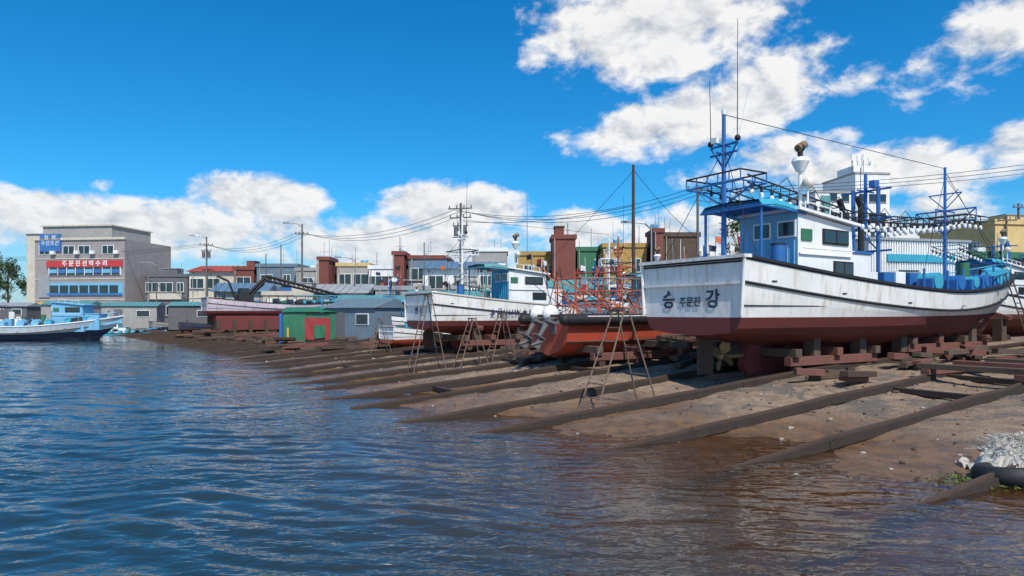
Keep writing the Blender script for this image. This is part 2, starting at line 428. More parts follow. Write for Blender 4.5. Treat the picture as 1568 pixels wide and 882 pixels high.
        g.box(((x0+x1)/2,(y0+y1)/2,(za+zf)/2+.07),(x1-x0+.25,y1-y0+.3,.09),croof if not canopy else ccab,ry=.1)
        for k in range(4): g.cyl((x0+.5+.6*k,y0+.1,4.95-.06*k),(x0+.5+.6*k,y0+.1,5.35-.06*k),.018,white2)
        g.tube([(x0+.5,y0+.1,5.35),(x0+2.3,y0+.1,5.17)],.018,white2)
        g.build('cabin',e,smooth=False,bevel=.02)
    if canopy:
        g=G(); xs=[1.35+cx,1.9+cx,2.5+cx,3.3+cx]; zs=[5.22,5.28,5.24,5.12]; vs=[];fs=[]
        ysl=[-1.35,-1.25,-.3,.7,.85]; dz=[-.16,0,.06,0,-.16]
        for x,z in zip(xs,zs):
            for y,d in zip(ysl,dz): vs.append((x,y,z+d))
        nn=5
        for i in range(3):
            for k in range(4): fs.append((i*nn+k,(i+1)*nn+k,(i+1)*nn+k+1,i*nn+k+1))
        cc_=cyan if croof is blue else croof
        g.add(vs,fs,cc_)
        g.add([(v[0],v[1],v[2]-.05) for v in vs],[f[::-1] for f in fs],cc_)
        for i in range(6): g.cyl((1.38+cx+.33*i,-1.3,5.1),(1.38+cx+.33*i,.8,5.1),.025,croof)
        g.tube([(1.35+cx,-1.36,5.04),(3.3+cx,-1.36,4.95)],.03,croof); g.tube([(1.35+cx,-1.36,5.04),(1.35+cx,.86,5.04)],.03,croof)
        for y in (-1.25,.75): g.cyl((1.45+cx,y,2.8),(1.45+cx,y,5.1),.04,croof)
        g.build('canopy',e)
    g=G()
    if masts[0]:
        x=1.5+cx*.6
        g.cyl((x,.1,2.8),(x,.1,7.95),.085,cmast,r1=.055)
        for z,wd in ((7.0,.45),(6.75,.5)): g.cyl((x,.1-wd,z),(x,.1+wd,z),.035,cmast); g.cyl((x-wd*.6,.1,z),(x+wd*.6,.1,z),.035,cmast)
        for sg in (-1,1): g.cyl((x,.1,6.3),(x,.1+.5*sg,7.0),.03,cmast); g.sph((x,.1+.5*sg,7.12),.09,black)
        for z in (5.75,6.05):
            for a,b_ in (((-.6,-1.0),(.5,-1.0)),((.5,-1.0),(.5,1.0)),((.5,1.0),(-.6,1.0)),((-.6,1.0),(-.6,-1.0))): g.cyl((x+a[0],a[1],z),(x+b_[0],b_[1],z),.026,black if z>6 else cmast)
        for k in range(6):
            for xx in (-.6,.5): g.cyl((x+xx,-1.0+.4*k,5.75),(x+xx,-1.0+.4*k,6.05),.018,cmast)
        for yy in (-1.0,1.0): g.cyl((x,.1,5.2),(x,yy,5.75),.03,cmast)
        g.cyl((x+.05,-.35,7),(x+.1,-.32,10.6),.016,black,r1=.008,n=5); g.cyl((x-.1,.5,7),(x-.1,.55,9.0),.014,black,r1=.008,n=5)
        g.cyl((x+.2,-.1,6.6),(x+.35,-.5,8.6),.014,white2,r1=.008,n=5)
        g.box((x-.15,.3,7.15),(.12,.2,.16),white2); g.cyl((x,.1,7.9),(x,.1,8.05),.07,white2)
        for k in range(8): g.cyl((x-.09,.1,3.2+.3*k),(x-.22,.1,3.2+.3*k),.012,cmast,n=4)
    if masts[1]:
        x=8.6
        for yy in (-.45,.45): g.cyl((x,yy,2.6),(x,yy,6.4),.07,cmast); 
        g.cyl((x,0,5.0),(x,0,6.9),.06,cmast)
        for z in (4.2,5.3,6.3): g.cyl((x,-.9,z),(x,.9,z),.035,cmast); g.cyl((x-.5,0,z),(x+.5,0,z),.03,cmast)
        for z in (4.2,5.3): g.cyl((x,-.45,z),(x,.45,z+1),.025,cmast)
        g.box((x,-.3,6.5),(.3,.2,.25),cmast); g.cyl((x+.2,.3,6.3),(x+.2,.3,7.2),.012,black)
        for y in (-.55,.1):
            g.tube([(x-1.2,y,2.8),(x-1.2,y,5.6),(x-1.4,y,5.9)],.10,black,8)
    if masts[2]:
        x=14.0*L/19.4
        g.cyl((x,0,2.6),(x,0,7.75),.07,cmast,r1=.05)
        for z in (6.05,5.6): g.cyl((x,-1.1,z),(x,1.1,z),.03,cmast); g.cyl((x-.7,0,z),(x+.7,0,z),.03,cmast)
        for sg in (-1,1):
            g.cyl((x,0,5.1),(x,1.1*sg,6.05),.025,cmast); g.cyl((x,1.1*sg,5.6),(x,1.1*sg,6.05),.02,cmast); g.cyl((x,0,6.7),(x,.6*sg,6.7),.025,cmast)
            g.cyl((x+.7*sg,0,5.6),(x+.7*sg,0,6.05),.02,cmast); g.cyl((x,0,6.1),(x,.6*sg,6.7),.02,cmast)
        g.cyl((x,0,6.4),(x+.4,-.3,6.9),.02,cmast); 
    if masts[0] and masts[2]:
        g.cyl((1.5+cx*.6,.1,7.9),(14.0*L/19.4,0,7.7),.012,wirem,n=4); 
        g.cyl((14.0*L/19.4,0,7.6),(18.6*L/19.4,0,4.0),.012,wirem,n=4)
        for sg in (-1,1): g.cyl((14.0*L/19.4,0,7.4),(15.5*L/19.4,sg*1.6,3.6),.010,wirem,n=4); g.cyl((1.5+cx*.6,.1,6.9),(.6,sg*1.8,3.5),.010,wirem,n=4)
    if horn:
        x=3.75+cx; y=-.85
        g.cyl((x,y,4.9),(x,y,6.55),.055,white2); g.cyl((x,y,6.3),(x,y,6.6),.12,white2,r1=.26,n=14); g.cyl((x,y,6.6),(x,y,6.72),.26,white2,r1=.2,n=14); g.cyl((x,y,6.72),(x,y,6.9),.08,black)
        g.sph((x,y,7.02),.14,black); g.cyl((x-.12,y,6.98),(x+.2,y,7.15),.12,bronze,n=10)
        g.sph((x+.02,y-.25,5.92),.18,cream,n=14,m=10); g.cyl((x,y-.25,5.3),(x,y-.25,5.8),.03,white2); g.cyl((x,y-.25,5.35),(x,y,5.35),.03,white2)
        g.box((x-.6,-.2,5.35),(.5,.12,.1),white2); g.cyl((x-.6,-.2,5.05),(x-.6,-.2,5.32),.07,white2)
    if boom:
        g.box((4.6,0,3.4),(1.8,1.4,1.2),black); g.box((4.4,0,4.3),(1.1,1.2,.9),black); g.box((4.4,-.61,4.4),(.7,.05,.45),glass)
        a=Vector((4.8,-.3,4.0)); b1=Vector((7.0,-.6,6.3)); c1=Vector((16.5,-.7,4.0))
        for sg in (-.2,.2):
            for p,q in ((a,b1),(b1,c1)):
                g.cyl(p+Vector((0,sg,0)),q+Vector((0,sg,0)),.15,black); g.cyl(p+Vector((0,sg,-.55)),q+Vector((0,sg,-.35)),.13,black)
        for k in range(16):
            f=k/16; p=b1.lerp(c1,f); q=b1.lerp(c1,f+1/16); g.cyl(p+Vector((0,-.2,0)),q+Vector((0,-.2,-.45)),.07,black,n=5)
        g.cyl((5.0,0,3.7),(6.8,-.3,5.4),.16,dgrey); g.tube([(3.6,.2,3.2),(2.7,.2,5.6),(1.4,.2,6.2)],.13,black,8); g.cyl((1.4,.2,6.2),(1.2,.2,3.6),.04,black)
        for k in range(8): g.cyl((6+k*1.1,-1.7,2.9),(6+k*1.1,-1.7,3.8),.04,rust); 
        g.tube([(6,-1.7,3.8),(13.7,-1.7,3.8)],.04,rust)
        for k in range(12): g.sph((R(6,16),R(-1.4,1),3.0),R(.4,.7),random.choice([navy,black,black,greent,timber]),(1.4,1,.7))
    g.build('masts',e)
    if rack:
        g=G(); gb=G(); k_=L/19.4
        prof=[(1.5,6.0),(4,5.65),(6.5,5.35),(8.6,5.35),(11,5.45),(14*k_,5.85),(15.6*k_,5.85)]
        def rz_(x):
            for (a,za_),(b2,zb_) in zip(prof,prof[1:]):
                if x<=b2: return lerp(za_,zb_,max(0,x-a)/(b2-a))
            return prof[-1][1]
        for y in (-.75,.75):
            for dz_ in (0,-.22): g.tube([(x,y,z+dz_) for x,z in prof],.026,black,5)
            x=1.7
            while x<15.4*k_:
                z=rz_(x)-.22; y_=y+R(-.02,.02)
                gb.sph((x,y_,z-.24),.07,bulb,(1,1,1.5),n=8,m=6); g.cyl((x,y_,z),(x,y_,z-.14),.045,black,n=6); g.cyl((x,y,z),(x,y,z+.22),.016,black,n=4)
                x+=.42
            xs_=[2.6+k*1.3 for k in range(9)]
            for a,b_ in zip(xs_,xs_[1:]): g.cyl((a,y,rz_(a)-.22),((a+b_)/2,y,rz_(a)+.25),.014,black,n=4); g.cyl(((a+b_)/2,y,rz_(a)+.25),(b_,y,rz_(b_)-.22),.014,black,n=4)
        x=1.7
        while x<15.4*k_:
            z=rz_(x); g.cyl((x,-.75,z),(x,.75,z),.02,black,n=5); x+=1.05
        g.build('lamp_rack',e); gb.build('squid_lamps',e)
    g=G(); rr=random.Random(len(bpy.data.objects))
    g.cyl((1.9,-1.45,2.9),(1.9,-1.45,3.95),.2,cdeck,n=14); g.cyl((1.9,-1.45,3.95),(1.9,-1.45,4.0),.21,black,n=14)
    for x in (9.6,11.2,12.4,13.5,15.0,16.2):
        f=x/L; z=zg(f); y=-B*shape(f)+.45
        g.box((x,y,z+.0),(.6,.5,.75),cdeck,rz=rr.uniform(-.1,.1)); 
        g.cyl((x+.1,y-.28,z+.3),(x+.1,y+.3,z+.3),rr.uniform(.2,.3),cyan if rr.random()<.5 else cdeck,n=14)
        g.cyl((x-.3,y,z),(x-.3,y,z+rr.uniform(.5,.8)),.04,cdeck)
    g.cyl((12.8,-1.2,2.4),(12.8,-1.2,3.9),.2,green,n=12)
    for k in range(5): g.box((7.3+.8*k,-.9+.15*rr.random(),3.1),(.6,.5,.6+.3*rr.random()),cdeck if k%2 else white2)
    for k in range(3): g.sph((7.6+k*2.2,.2,3.1),.4,rr.choice([navy,greent,orange,timber]),(1.5,1,.7))
    g.sph((17.0,-.4,3.75),.3,cyan,(2.3,1,.7))
    pts=[(L*f,-B*shape(f)+.1,zg(f)+.45) for f in st[24:34]]+[(L*f,B*shape(f)-.1,zg(f)+.45) for f in st[33:23:-1]]
    g.tube(pts,.025,cdeck if not canopy else cyan,6)
    for p in pts[::2]: g.cyl((p[0],p[1],p[2]-.45),p,.02,cdeck)
    g.build('deck_gear',e)
    return e
zt=gz(6.4,7.2,False)
mb=boat('fishing_boat',W(6.4,7.2,zt),TH,1.0)
MT=lambda x,y,z:basis((0,-1,0),(0,0,1),(-1,0,0),(x,y,z))
text(mb,'stern_lettering','승',.54,MT(-.022,.82,2.42),navy,bold=.012)
text(mb,'stern_lettering','강',.54,MT(-.022,-.82,2.42),navy,bold=.012)
text(mb,'home_port_lettering','주문진',.29,MT(-.022,0,2.36),navy,bold=.006)
cradle(9.2,13.6,7.2,drop=.10,junk=False)
def blocks(ta,tb,cs,zk):
    e=root('keel_block_stack',W(ta,cs,0),TH); g=G(); t=ta
    while t<tb:
        z=gz(t,cs,False)+.75
        while z<zk-.02:
            g.box((t-ta,R(-.04,.04),z+.09),(.4,1.0,.18),timber,rz=R(-.1,.1)); z+=.18
        for sg in (-1,1):
            g.box((t-ta,sg*1.0,gz(t,cs,False)+.75),(.35,.35,.9),timber,rz=R(-.1,.1)); g.box((t-ta,sg*1.05,gz(t,cs,False)+1.3),(.3,.7,.16),rustred,rx=-sg*.3)
        t+=2.4
    g.build('blocks',e,smooth=False,bevel=.01)
blocks(10.5,23,7.2,zt+.2)
cradle(15.5,21,7.2,drop=.12)
z2=gz(5.6,23.2,False)+.12
b2=boat('fishing_boat',W(5.5,23.6,z2),TH,.84,ctrim=cream,masts=(1,0,1),rack=False,cabx=2.2,croof=teal,cface=cyan,ccab=white2,cmast=white2)
text(b2,'side_lettering','★ J.M.J.H.W ★ KANGNUNG',.40,basis((1,0,0),(0,0,1),(0,-1,0),(6.0,-2.045,2.42)),navy,bold=.01)
text(b2,'stern_lettering','현  서',.42,MT(-.022,0,2.5),navy,bold=.01)
cradle(7,13,23.2,drop=.15); blocks(8,17,23.4,z2+.2)
z3=gz(11,17.2,False)
boat('fishing_boat',W(11,17.2,z3),TH,.66,cwhite=white2,croof=cyan,cmast=redo,masts=(1,1,0),rack=False,cabx=1.2,ccab=cream,cdeck=redo)
cradle(12,17,17.2)
boat('work_barge',W(1.2,61.2,1.25),TH,.76,cwhite=pinkwhite,ctrim=black,cdeck=navy,masts=(0,0,0),rack=False,canopy=False,horn=False,cab=False,boom=True,B=2.5)
g=G(); e=root('barge_cradle',W(1.5,61.2,0),TH)
g.box((6.2,0,1.65),(11.5,2.9,1.3),red)
for k in range(9): g.box((.6+k*1.4,-1.55,1.0),(.3,.3,1.9),rust)
g.box((6.2,-1.6,.6),(12.4,.3,.3),rust); g.box((6.2,1.6,.6),(12.4,.3,.3),rust)
g.build('frame',e,smooth=False)
boat('fishing_boat',W(9,40.5,gz(9,40,False)-.1),TH,.55,cwhite=white2,cbot=redo,cdeck=cyan,croof=blue,masts=(1,0,0),rack=False,cabx=3)
boat('fishing_boat',W(20,66,.9),TH,.75,cwhite=white,croof=lblue,masts=(1,0,1),rack=True,cabx=2)
boat('fishing_boat',W(6,79,gz(8,77,False)),TH,.6,cwhite=navy,croof=lblue,masts=(1,0,0),rack=False,cabx=3,cmast=rust)
boat('fishing_boat',W(22,33,.9),TH,.7,cwhite=cyan,croof=cream,ccab=cream,masts=(1,0,1),rack=False,cabx=2)
boat('fishing_boat',W(23,24,.9),TH,.75,cwhite=white,croof=roofblue,masts=(1,1,0),rack=False,cabx=3)
boat('fishing_boat',W(25,10,.9),TH,.8,cwhite=white2,croof=blue,masts=(0,1,1),rack=True,cabx=3)
boat('fishing_boat',W(21,2,.9),TH,.8,cwhite=cyan,cdeck=cyan,croof=cyan,masts=(0,0,1),rack=False,cabx=5)
boat('fishing_boat',W(20,50,1.0),TH,.72,cwhite=white,cdeck=teal,croof=teal,masts=(1,1,1),rack=True,cabx=3,cmast=white2)
cradle(20,26,1.8)
boat('moored_fishing_boat',(-56.3,63.2,-1.5),.10,1.0,cwhite=palegrey,cbot=navy,lowband=navy,ctrim=white2,cdeck=lblue,croof=lblue,ccab=lblue,cface=lblue,masts=(0,0,0),rack=False,canopy=False,keel=False,cabx=10.6,horn=False,B=2.2)
boat('moored_fishing_boat',(-68,74,-1.62),-.05,.85,cwhite=white2,cdeck=lblue,croof=cyan,masts=(1,0,1),rack=True,keel=False,cabx=3,cmast=white2)
boat('moored_fishing_boat',(-52,79,-1.5),.1,.6,cwhite=cyan,cdeck=lblue,croof=cyan,masts=(1,0,0),rack=False,keel=False,cabx=5,cmast=white2)
# ------------------------------------------------------------ rigid inflatable
e=root('rigid_inflatable_boat',W(6.0,13.6,gz(6.3,13,False)+.40),TH); g=G()
nst=14; secs=[]
for i in range(nst+1):
    f=i/nst; x=8.6*f; w=1.25*(1-max(0,(f-.6)/.4)**2.2); 
    secs.append([(x,-w,1.25+.3*f**3),(x,-w*.9,.62+.3*f**3),(x,-w*.5,.3+.5*f**3),(x,0,.1+.8*f**4),(x,w*.5,.3+.5*f**3),(x,w*.9,.62+.3*f**3),(x,w,1.25+.3*f**3)])
vs=[p for s_ in secs for p in s_]; fs=[(7*i+k,7*i+k+1,7*i+8+k,7*i+7+k) for i in range(nst) for k in range(6)]+[(6,5,4,3,2,1,0)]
g.add(vs,fs,redo); g.add([(p[0],p[1],1.1) for s_ in secs for p in (s_[0],s_[6])],[(2*i,2*i+2,2*i+3,2*i+1) for i in range(nst)],dgrey)
g.tube([(s_[1][0],s_[1][1]-.02,s_[1][2]) for s_ in secs],.03,black,6)
g.build('hull',e)
g=G(); pts=[(8.6*i/20-.2,-1.25*(1-max(0,(i/20-.55)/.45)**2.2)-.04,1.4+.3*(i/20)**3) for i in range(21)]
pts+= [(p[0],-p[1],p[2]) for p in pts[::-1]]
for a,b_ in zip(pts,pts[1:]): g.cyl(a,b_,.2,black,n=12); g.sph(b_,.2,black,n=12,m=8)
g.sph(pts[0],.2,black); 
g.tube([(p[0],p[1]*1.12,p[2]+.12) for p in pts[2:18]],.018,white2,5)
g.build('tubes',e)
def outboard(par,y):
    g=G()
    g.sph((-.15,y,1.62),.27,white2,(1.2,.8,1.1),n=14,m=9); g.box((-.18,y,1.38),(.42,.3,.2),dgrey,ry=.3); g.cyl((-.1,y,1.50),(-.1,y,1.58),.275,black,n=14)
    g.cyl((-.25,y,1.38),(-.62,y,.85),.10,dgrey,r1=.07); g.box((-.66,y,.82),(.42,.26,.04),dgrey,ry=.5); g.cyl((-.6,y,.86),(-.72,y,.62),.07,dgrey,r1=.05); g.cyl((-.5,y,.66),(-.98,y,.52),.07,dgrey,r1=.04,n=10)
    g.box((-.7,y,.5),(.2,.03,.22),dgrey,ry=.5); g.box((.05,y,1.15),(.2,.26,.5),dgrey)
    for a in range(3):
        M=Matrix.Translation((-1.0,y,.52))@Matrix.Rotation(-.3,4,'Y')@Matrix.Rotation(a*2.09,4,'X')@Matrix.Rotation(.5,4,'Z')
        g.add([(0,-.04,.04),(0,.04,.04),(0,.12,.14),(0,.05,.19),(0,-.1,.16)],[(0,1,2,3,4)],black,M)
    g.build('outboard_motor',par)
outboard(e,-.4); outboard(e,.4)
g=G()
for x in (.9,1.8,2.9,3.9):
    hgt=R(2.6,3.5)
    for y in (-.8,.8): g.cyl((x+R(-.15,.15),y,1.1),(x+R(-.3,.3),y*.8,hgt),.028,redo)
    g.cyl((x,-.75,hgt-.2),(x,.75,hgt-.2),.028,redo); g.cyl((x,-.8,1.7),(x,.8,2.4),.022,orange)
for z in (1.9,2.4,2.9):
    for y in (-.75,.75): g.cyl((.8,y,z),(4.0,y,z+R(-.3,.3)),.022,redo if z<2.6 else galv)
for k in range(34): g.cyl((R(.0,5.5),R(-.9,.9),1.2),(R(-.6,5.5),R(-.9,.9),R(2.2,3.6)),R(.012,.022),random.choice([redo,galv,rust,orange,rust,black]))
g.box((4.6,0,1.8),(.8,.8,1.0),white2); g.box((4.6,0,2.33),(.9,.9,.06),dgrey); g.sph((5.6,.1,1.55),.35,orange,(1.5,1,.7))
for k in range(10): g.sph((R(.3,3),R(-.7,.7),1.35),R(.15,.35),random.choice([white2,orange,greent,grey]),(1.3,1,.7))
g.build('pipe_frames',e)
cradle(6.8,11,13.2,drop=.1,junk=False)
boat('small_workboat',W(6.2,29.5,gz(6,29.5,False)-.25),TH+.1,.46,cwhite=white2,cbot=redo,cdeck=cyan,croof=cyan,masts=(0,0,0),rack=False,canopy=False,horn=False,cab=False,ctrim=cyan)
boat('small_workboat',W(0.5,74,.1),TH-.2,.42,cwhite=navy,cbot=rust,cdeck=timber,croof=cyan,masts=(0,0,0),rack=False,canopy=False,horn=False,cab=False,ctrim=rust)
boat('small_workboat',W(-1.5,84,.1),TH+.2,.42,cwhite=grey,cbot=rust,cdeck=timber,croof=cyan,masts=(0,0,0),rack=False,canopy=False,horn=False,cab=False,ctrim=navy)
# ------------------------------------------------------------ ladders
def stepladder(t,s,ztop,spread,w=.5,mat=ladm,rz=0):
    z0=gz(t,s,False); zb=gz(t+spread,s,False); e=root('step_ladder',W(t,s,z0),TH+rz); g=G(); H=ztop-z0; m_=spread*.55
    def leg(x0,z0_,x1,z1,w0,w1,n):
        for sg in (-1,1): g.cyl((x0,sg*w0/2,z0_-.05),(x1,sg*w1/2,z1),.021,mat,n=6)
        for i in range(1,n+1):
            f=i/(n+.4); g.cyl((lerp(x0,x1,f),-lerp(w0,w1,f)/2,lerp(z0_,z1,f)),(lerp(x0,x1,f),lerp(w0,w1,f)/2,lerp(z0_,z1,f)),.016,mat,n=6)
    leg(0,0,m_-.05,H,w,w*.6,int(H/.33)); leg(spread,zb-z0,m_+.05,H,w*1.05,w*.6,3)
    g.box((m_,0,H),(.2,w*.7,.05),mat); g.build('frame',e)
stepladder(2.25,6.6,2.62,1.95,.7)
stepladder(2.6,18.0,3.2,1.4,.6)
stepladder(4.4,17.6,2.3,1.3,.6)
stepladder(6.2,18.2,2.5,1.2,.55)
stepladder(4.6,28,2.2,1.2,.5)
e=root('leaning_ladder',W(20.6,4.3,gz(20.6,4.3)),TH); g=G()
for x in (-.22,.22): g.cyl((x,0,0),(x,.85,2.9),.025,rust)
for i in range(9): z=.25+i*.31; g.cyl((-.22,.85*z/2.9,z),(.22,.85*z/2.9,z),.018,rust)
g.build('frame',e)
cradle(11.2,15.5,2.2,drop=.02,junk=False,zs=.6); cradle(9.6,13,11.8,drop=.12)
for (t,s) in ((8,28.2),(7,32.2),(9,36.5),(6,47.2),(7,52.2),(4,67.2),(6,72),(2,82),(3,87)): cradle(t,t+4,s,mat=rust,drop=.15)
# ------------------------------------------------------------ tyre + net
zt_=gz(3.7,-1.7)
e=root('old_tyre',(7.42,10.15,zt_+.12),.3); g=G()
M=Matrix.Rotation(-.1,4,'X'); g.torus((0,0,0),.36,.14,black,M,n=48,m=12,ribs=.05); g.torus((0,0,.05),.235,.03,dgrey,M)
g.build('tyre',e)
e=root('fishing_net_pile',(7.85,10.6,zt_+.14),0); g=G()
vs=[];fs=[];nn=34
for i in range(nn):
    for j in range(nn):
        x=(i/(nn-1)-.5)*1.3;y=(j/(nn-1)-.5)*1.0; r=math.sqrt((x/.65)**2+(y/.5)**2)
        z=.48*max(0,1-r*r)+.15*noise.noise(Vector((x*6,y*6,0)))+.12*noise.noise(Vector((x*14,y*14,2)))-.05
        vs.append((x,y,z))
for i in range(nn-1):
    for j in range(nn-1): fs.append((i*nn+j,(i+1)*nn+j,(i+1)*nn+j+1,i*nn+j+1))
g.add(vs,fs,netm)
for k in range(320):
    a=R(0,6.28);r=R(0,.5);p=Vector((r*math.cos(a)*1.1,r*math.sin(a)*.9,.46*(1-r*r*2.4)+.02)); pts=[p]
    d=Vector((R(-1,1),R(-1,1),0)).normalized()*.04
    for i in range(6): p=p+d+Vector((0,0,R(-.03,.02))); d.rotate(Matrix.Rotation(R(-1.1,1.1),3,'Z')); pts.append(p)
    g.tube(pts,.004,netm,4)
g.build('netting',e)
g=G()
for k in range(420):
    x=random.gauss(0,.35);y=random.gauss(0,.22); h_=R(.01,.04); a=R(0,3)
    g.add([(x,y,0),(x+.05*math.cos(a),y+.05*math.sin(a),.0),(x+R(-.05,.05),y+R(-.05,.05),h_)],[(0,1,2)],moss)
e=root('seaweed_patch',(6.95,10.1,zt_+.02)); g.build('fronds',e)
g=G()
for k in range(2600):
    t=R(-.5,20); s=R(-8,34); z=gz(t,s); r=R(.015,.045)*(1.8 if random.random()<.04 else 1)
    p=W(t,s,z+r*.2); g.sph(p,r,random.choice([grey,timber,timber,rust,rust]),(R(.8,1.5),R(.8,1.4),.6),n=5,m=4)
g.build('scattered_stones',smooth=False)
piles=[(9.5,4.6,6),(13,4.5,8),(17,4.8,10),(10,9.8,8),(14,10.5,8),(9,19.6,9),(9,26,10),(12,30,9),(8,34.5,9),(8,45,9),(10,50,9),(22,-1,10),(25,5,8),(6,64,9),(6,70,9),(3,84,9),(1,92,9),(5,37,8),(4,49,8),(2,56,8),(4,75,9),(18,9.5,9),(7.5,15.6,8),(18,3.5,9),(21,1,9)]
piles+=[(off(s)+R(1.5,9),s,random.randint(7,11)) for s in [30+i*2.6 for i in range(25)]]
for (t,s,k) in piles:
    e=root('timber_debris_pile',W(t,s,gz(t,s)),TH); g=G()
    for i in range(k):
        g.box((R(-1,1),R(-.6,.6),.08+.12*(i//3)),(R(.7,2.2),R(.12,.3),R(.1,.2)),random.choice([timber,rustred,rust,timber]),rz=R(-.6,.6),rx=R(-.1,.1),ry=R(-.08,.08))
    g.build('planks',e,smooth=False,bevel=.01)
# ------------------------------------------------------------ huts, tents, drums
def hut(name,x,y,w,d,h,wall,roof,rz=0,z0=None,pitch=.5,door=True):
    z0=1.0 if z0 is None else z0
    e=root(name,(x,y,z0),rz); g=G()
    g.box((0,0,h/2-.2),(w,d,h+.4),wall)
    g.add([(-w/2-.15,-d/2-.2,h),(w/2+.15,-d/2-.2,h),(w/2+.15,0,h+pitch),(-w/2-.15,0,h+pitch),(w/2+.15,d/2+.2,h),(-w/2-.15,d/2+.2,h)],[(0,1,2,3),(3,2,4,5),(0,3,5),(1,4,2),(0,5,4,1)],roof)
    for i in range(int(w/.5)): g.box((-w/2+.25+i*.5,-d/4-.06,h+pitch/2+.03),(.05,math.hypot(d/2+.2,pitch),.04),roof,rx=math.atan2(pitch,d/2+.2))
    if door:
        g.box((-w*.2,-d/2-.02,1.0),(.9,.06,2.0),dgrey); g.box((w*.25,-d/2-.02,1.5),(w*.25,.06,.8),white2); g.box((w*.25,-d/2-.04,1.5),(w*.25-.12,.06,.68),glass)
    g.build('walls_and_roof',e,smooth=False)
    return e
e=root('tarpaulin_booth',W(6.5,43.5,.45),TH-.45); g=G()
g.box((0,0,1.05),(4.4,2.6,2.1),greent)
def sheet(x0,x1,yf,z0,z1,mat):
    vs=[];fs=[];a_,b_=14,8
    for i in range(a_+1):
        for j in range(b_+1):
            x=lerp(x0,x1,i/a_); z=lerp(z0,z1,j/b_); vs.append((x,yf-.05-.12*abs(noise.noise(Vector((x*2.2,z*.8,yf)))),z+.12*noise.noise(Vector((x*1.4,5,yf)))*(j==0)))
    for i in range(a_):
        for j in range(b_): q=i*(b_+1)+j; fs.append((q,q+b_+1,q+b_+2,q+1))
    g.add(vs,fs,mat)
sheet(-2.25,-.7,-1.3,.0,2.12,greent); sheet(-.75,1.0,-1.36,.15,1.75,redt); sheet(1.0,2.25,-1.3,.0,2.12,greent); sheet(-.1,.7,-1.50,.3,1.2,greent)
vs=[];fs=[]
for i in range(15):
    for j in range(9):
        x=-2.35+4.7*i/14; y=-1.5+3.0*j/8; vs.append((x,y,2.16+.35*(1-abs(y)/1.5)+.07*noise.noise(Vector((x*1.5,y*1.5,1)))))
for i in range(14):
    for j in range(8): q=i*9+j; fs.append((q,q+9,q+10,q+1))
g.add(vs,fs,greent)
g.box((-2.32,-1.4,1.0),(.1,.1,2.0),blue)
g.build('panels',e)
e=root('blue_post',W(3.7,43.2,.3)); g=G(); g.cyl((0,0,0),(0,0,2.2),.12,blue); g.cyl((.5,0,0),(.5,0,1.2),.08,yelt); g.build('post',e)
hut('blue_grey_shed',-10.5,50,4.6,4.0,2.3,slate,slate,rz=-.5,z0=.6,pitch=.7)
hut('shed_with_teal_roof',-12,60,6,4,2.6,grey,teal,rz=.1)
hut('harbour_hut',-46.5,84,6,4,2.4,grey,teal,rz=.25)
hut('harbour_hut',-38,82,5,4,2.4,dgrey,teal,rz=.2)
hut('harbour_hut',-56,87,6,3,2.4,grey,teal,rz=0,z0=1.2)
hut('harbour_hut',-64,88,5,3,2.2,dgrey,roofgrey,rz=0,z0=1.2)
hut('harbour_hut',-27,77,6,4,2.6,grey,roofblue,rz=.1)
hut('harbour_hut',-6,60,6,4,3.0,white2,teal,rz=.2)
hut('harbour_hut',2,56,6,4,3.2,cream,teal,rz=.3)
hut('harbour_hut',13,52,7,4,3.4,white2,cyan,rz=.3)
hut('harbour_hut',32,43,8,5,3.6,slate,cyan,rz=.4)
hut('harbour_hut',37,38,6,5,3.6,brick,cyan,rz=.5)
for i in range(110):
    s=R(12,98); t=R(9,27); p=W(t,s,gz(t,s,False))
    if s<28 and t<20: t=R(22,28); p=W(t,s,1.2)
    if i>92: p=Vector((R(-70,-49),R(85.5,87),1.2))
    kind=random.choice(['fish_crate_stack','oil_drum','gas_cylinder','net_bundle','net_bundle','generator_box'])
    e=root(kind,p,R(0,3)); g=G()
    if kind=='fish_crate_stack':
        c_=random.choice([cyan,yelt,orange,blue,white2])
        for k in range(random.randint(3,6)):
            z=.16+.3*k; a=R(-.08,.08); g.box((0,0,z),(.62,.42,.26),c_,rz=a); g.box((0,0,z+.125),(.68,.48,.04),c_,rz=a)
        for k in range(random.randint(1,4)): z=.16+.3*k; g.box((.8,0.1,z),(.62,.42,.26),c_); g.box((.8,.1,z+.125),(.68,.48,.04),c_)
    elif kind=='oil_drum':
        for dx in (0,.7):
            c_=random.choice([blue,rust,redo]); g.cyl((dx,0,0),(dx,0,.88),.29,c_,n=16)
            for z in (.05,.3,.58,.85): g.torus((dx,0,z),.29,.015,c_,n=16,m=5)
    elif kind=='gas_cylinder':
        for dx in (0,.35): g.cyl((dx,0,0),(dx,0,1.2),.13,grey,n=12); g.sph((dx,0,1.2),.13,grey); g.cyl((dx,0,1.3),(dx,0,1.42),.04,bronze)
    elif kind=='net_bundle':
        c_=random.choice([greent,navy,teal,navy,orange,timber])
        for k in range(6): g.sph((R(-.8,.8),R(-.5,.5),R(.2,.5)),R(.35,.6),c_,(1.3,1,R(.5,.8)))
    else:
        g.box((0,0,.7),(1.8,1.2,1.2),random.choice([lblue,grey,grey,white2])); g.box((0,0,1.34),(1.9,1.3,.07),dgrey); g.box((0,-.62,.7),(1.2,.05,.6),dgrey)
        for x in (-.8,.8): g.box((x,0,.05),(.12,1.2,.12),rust)
    g.build('body',e)
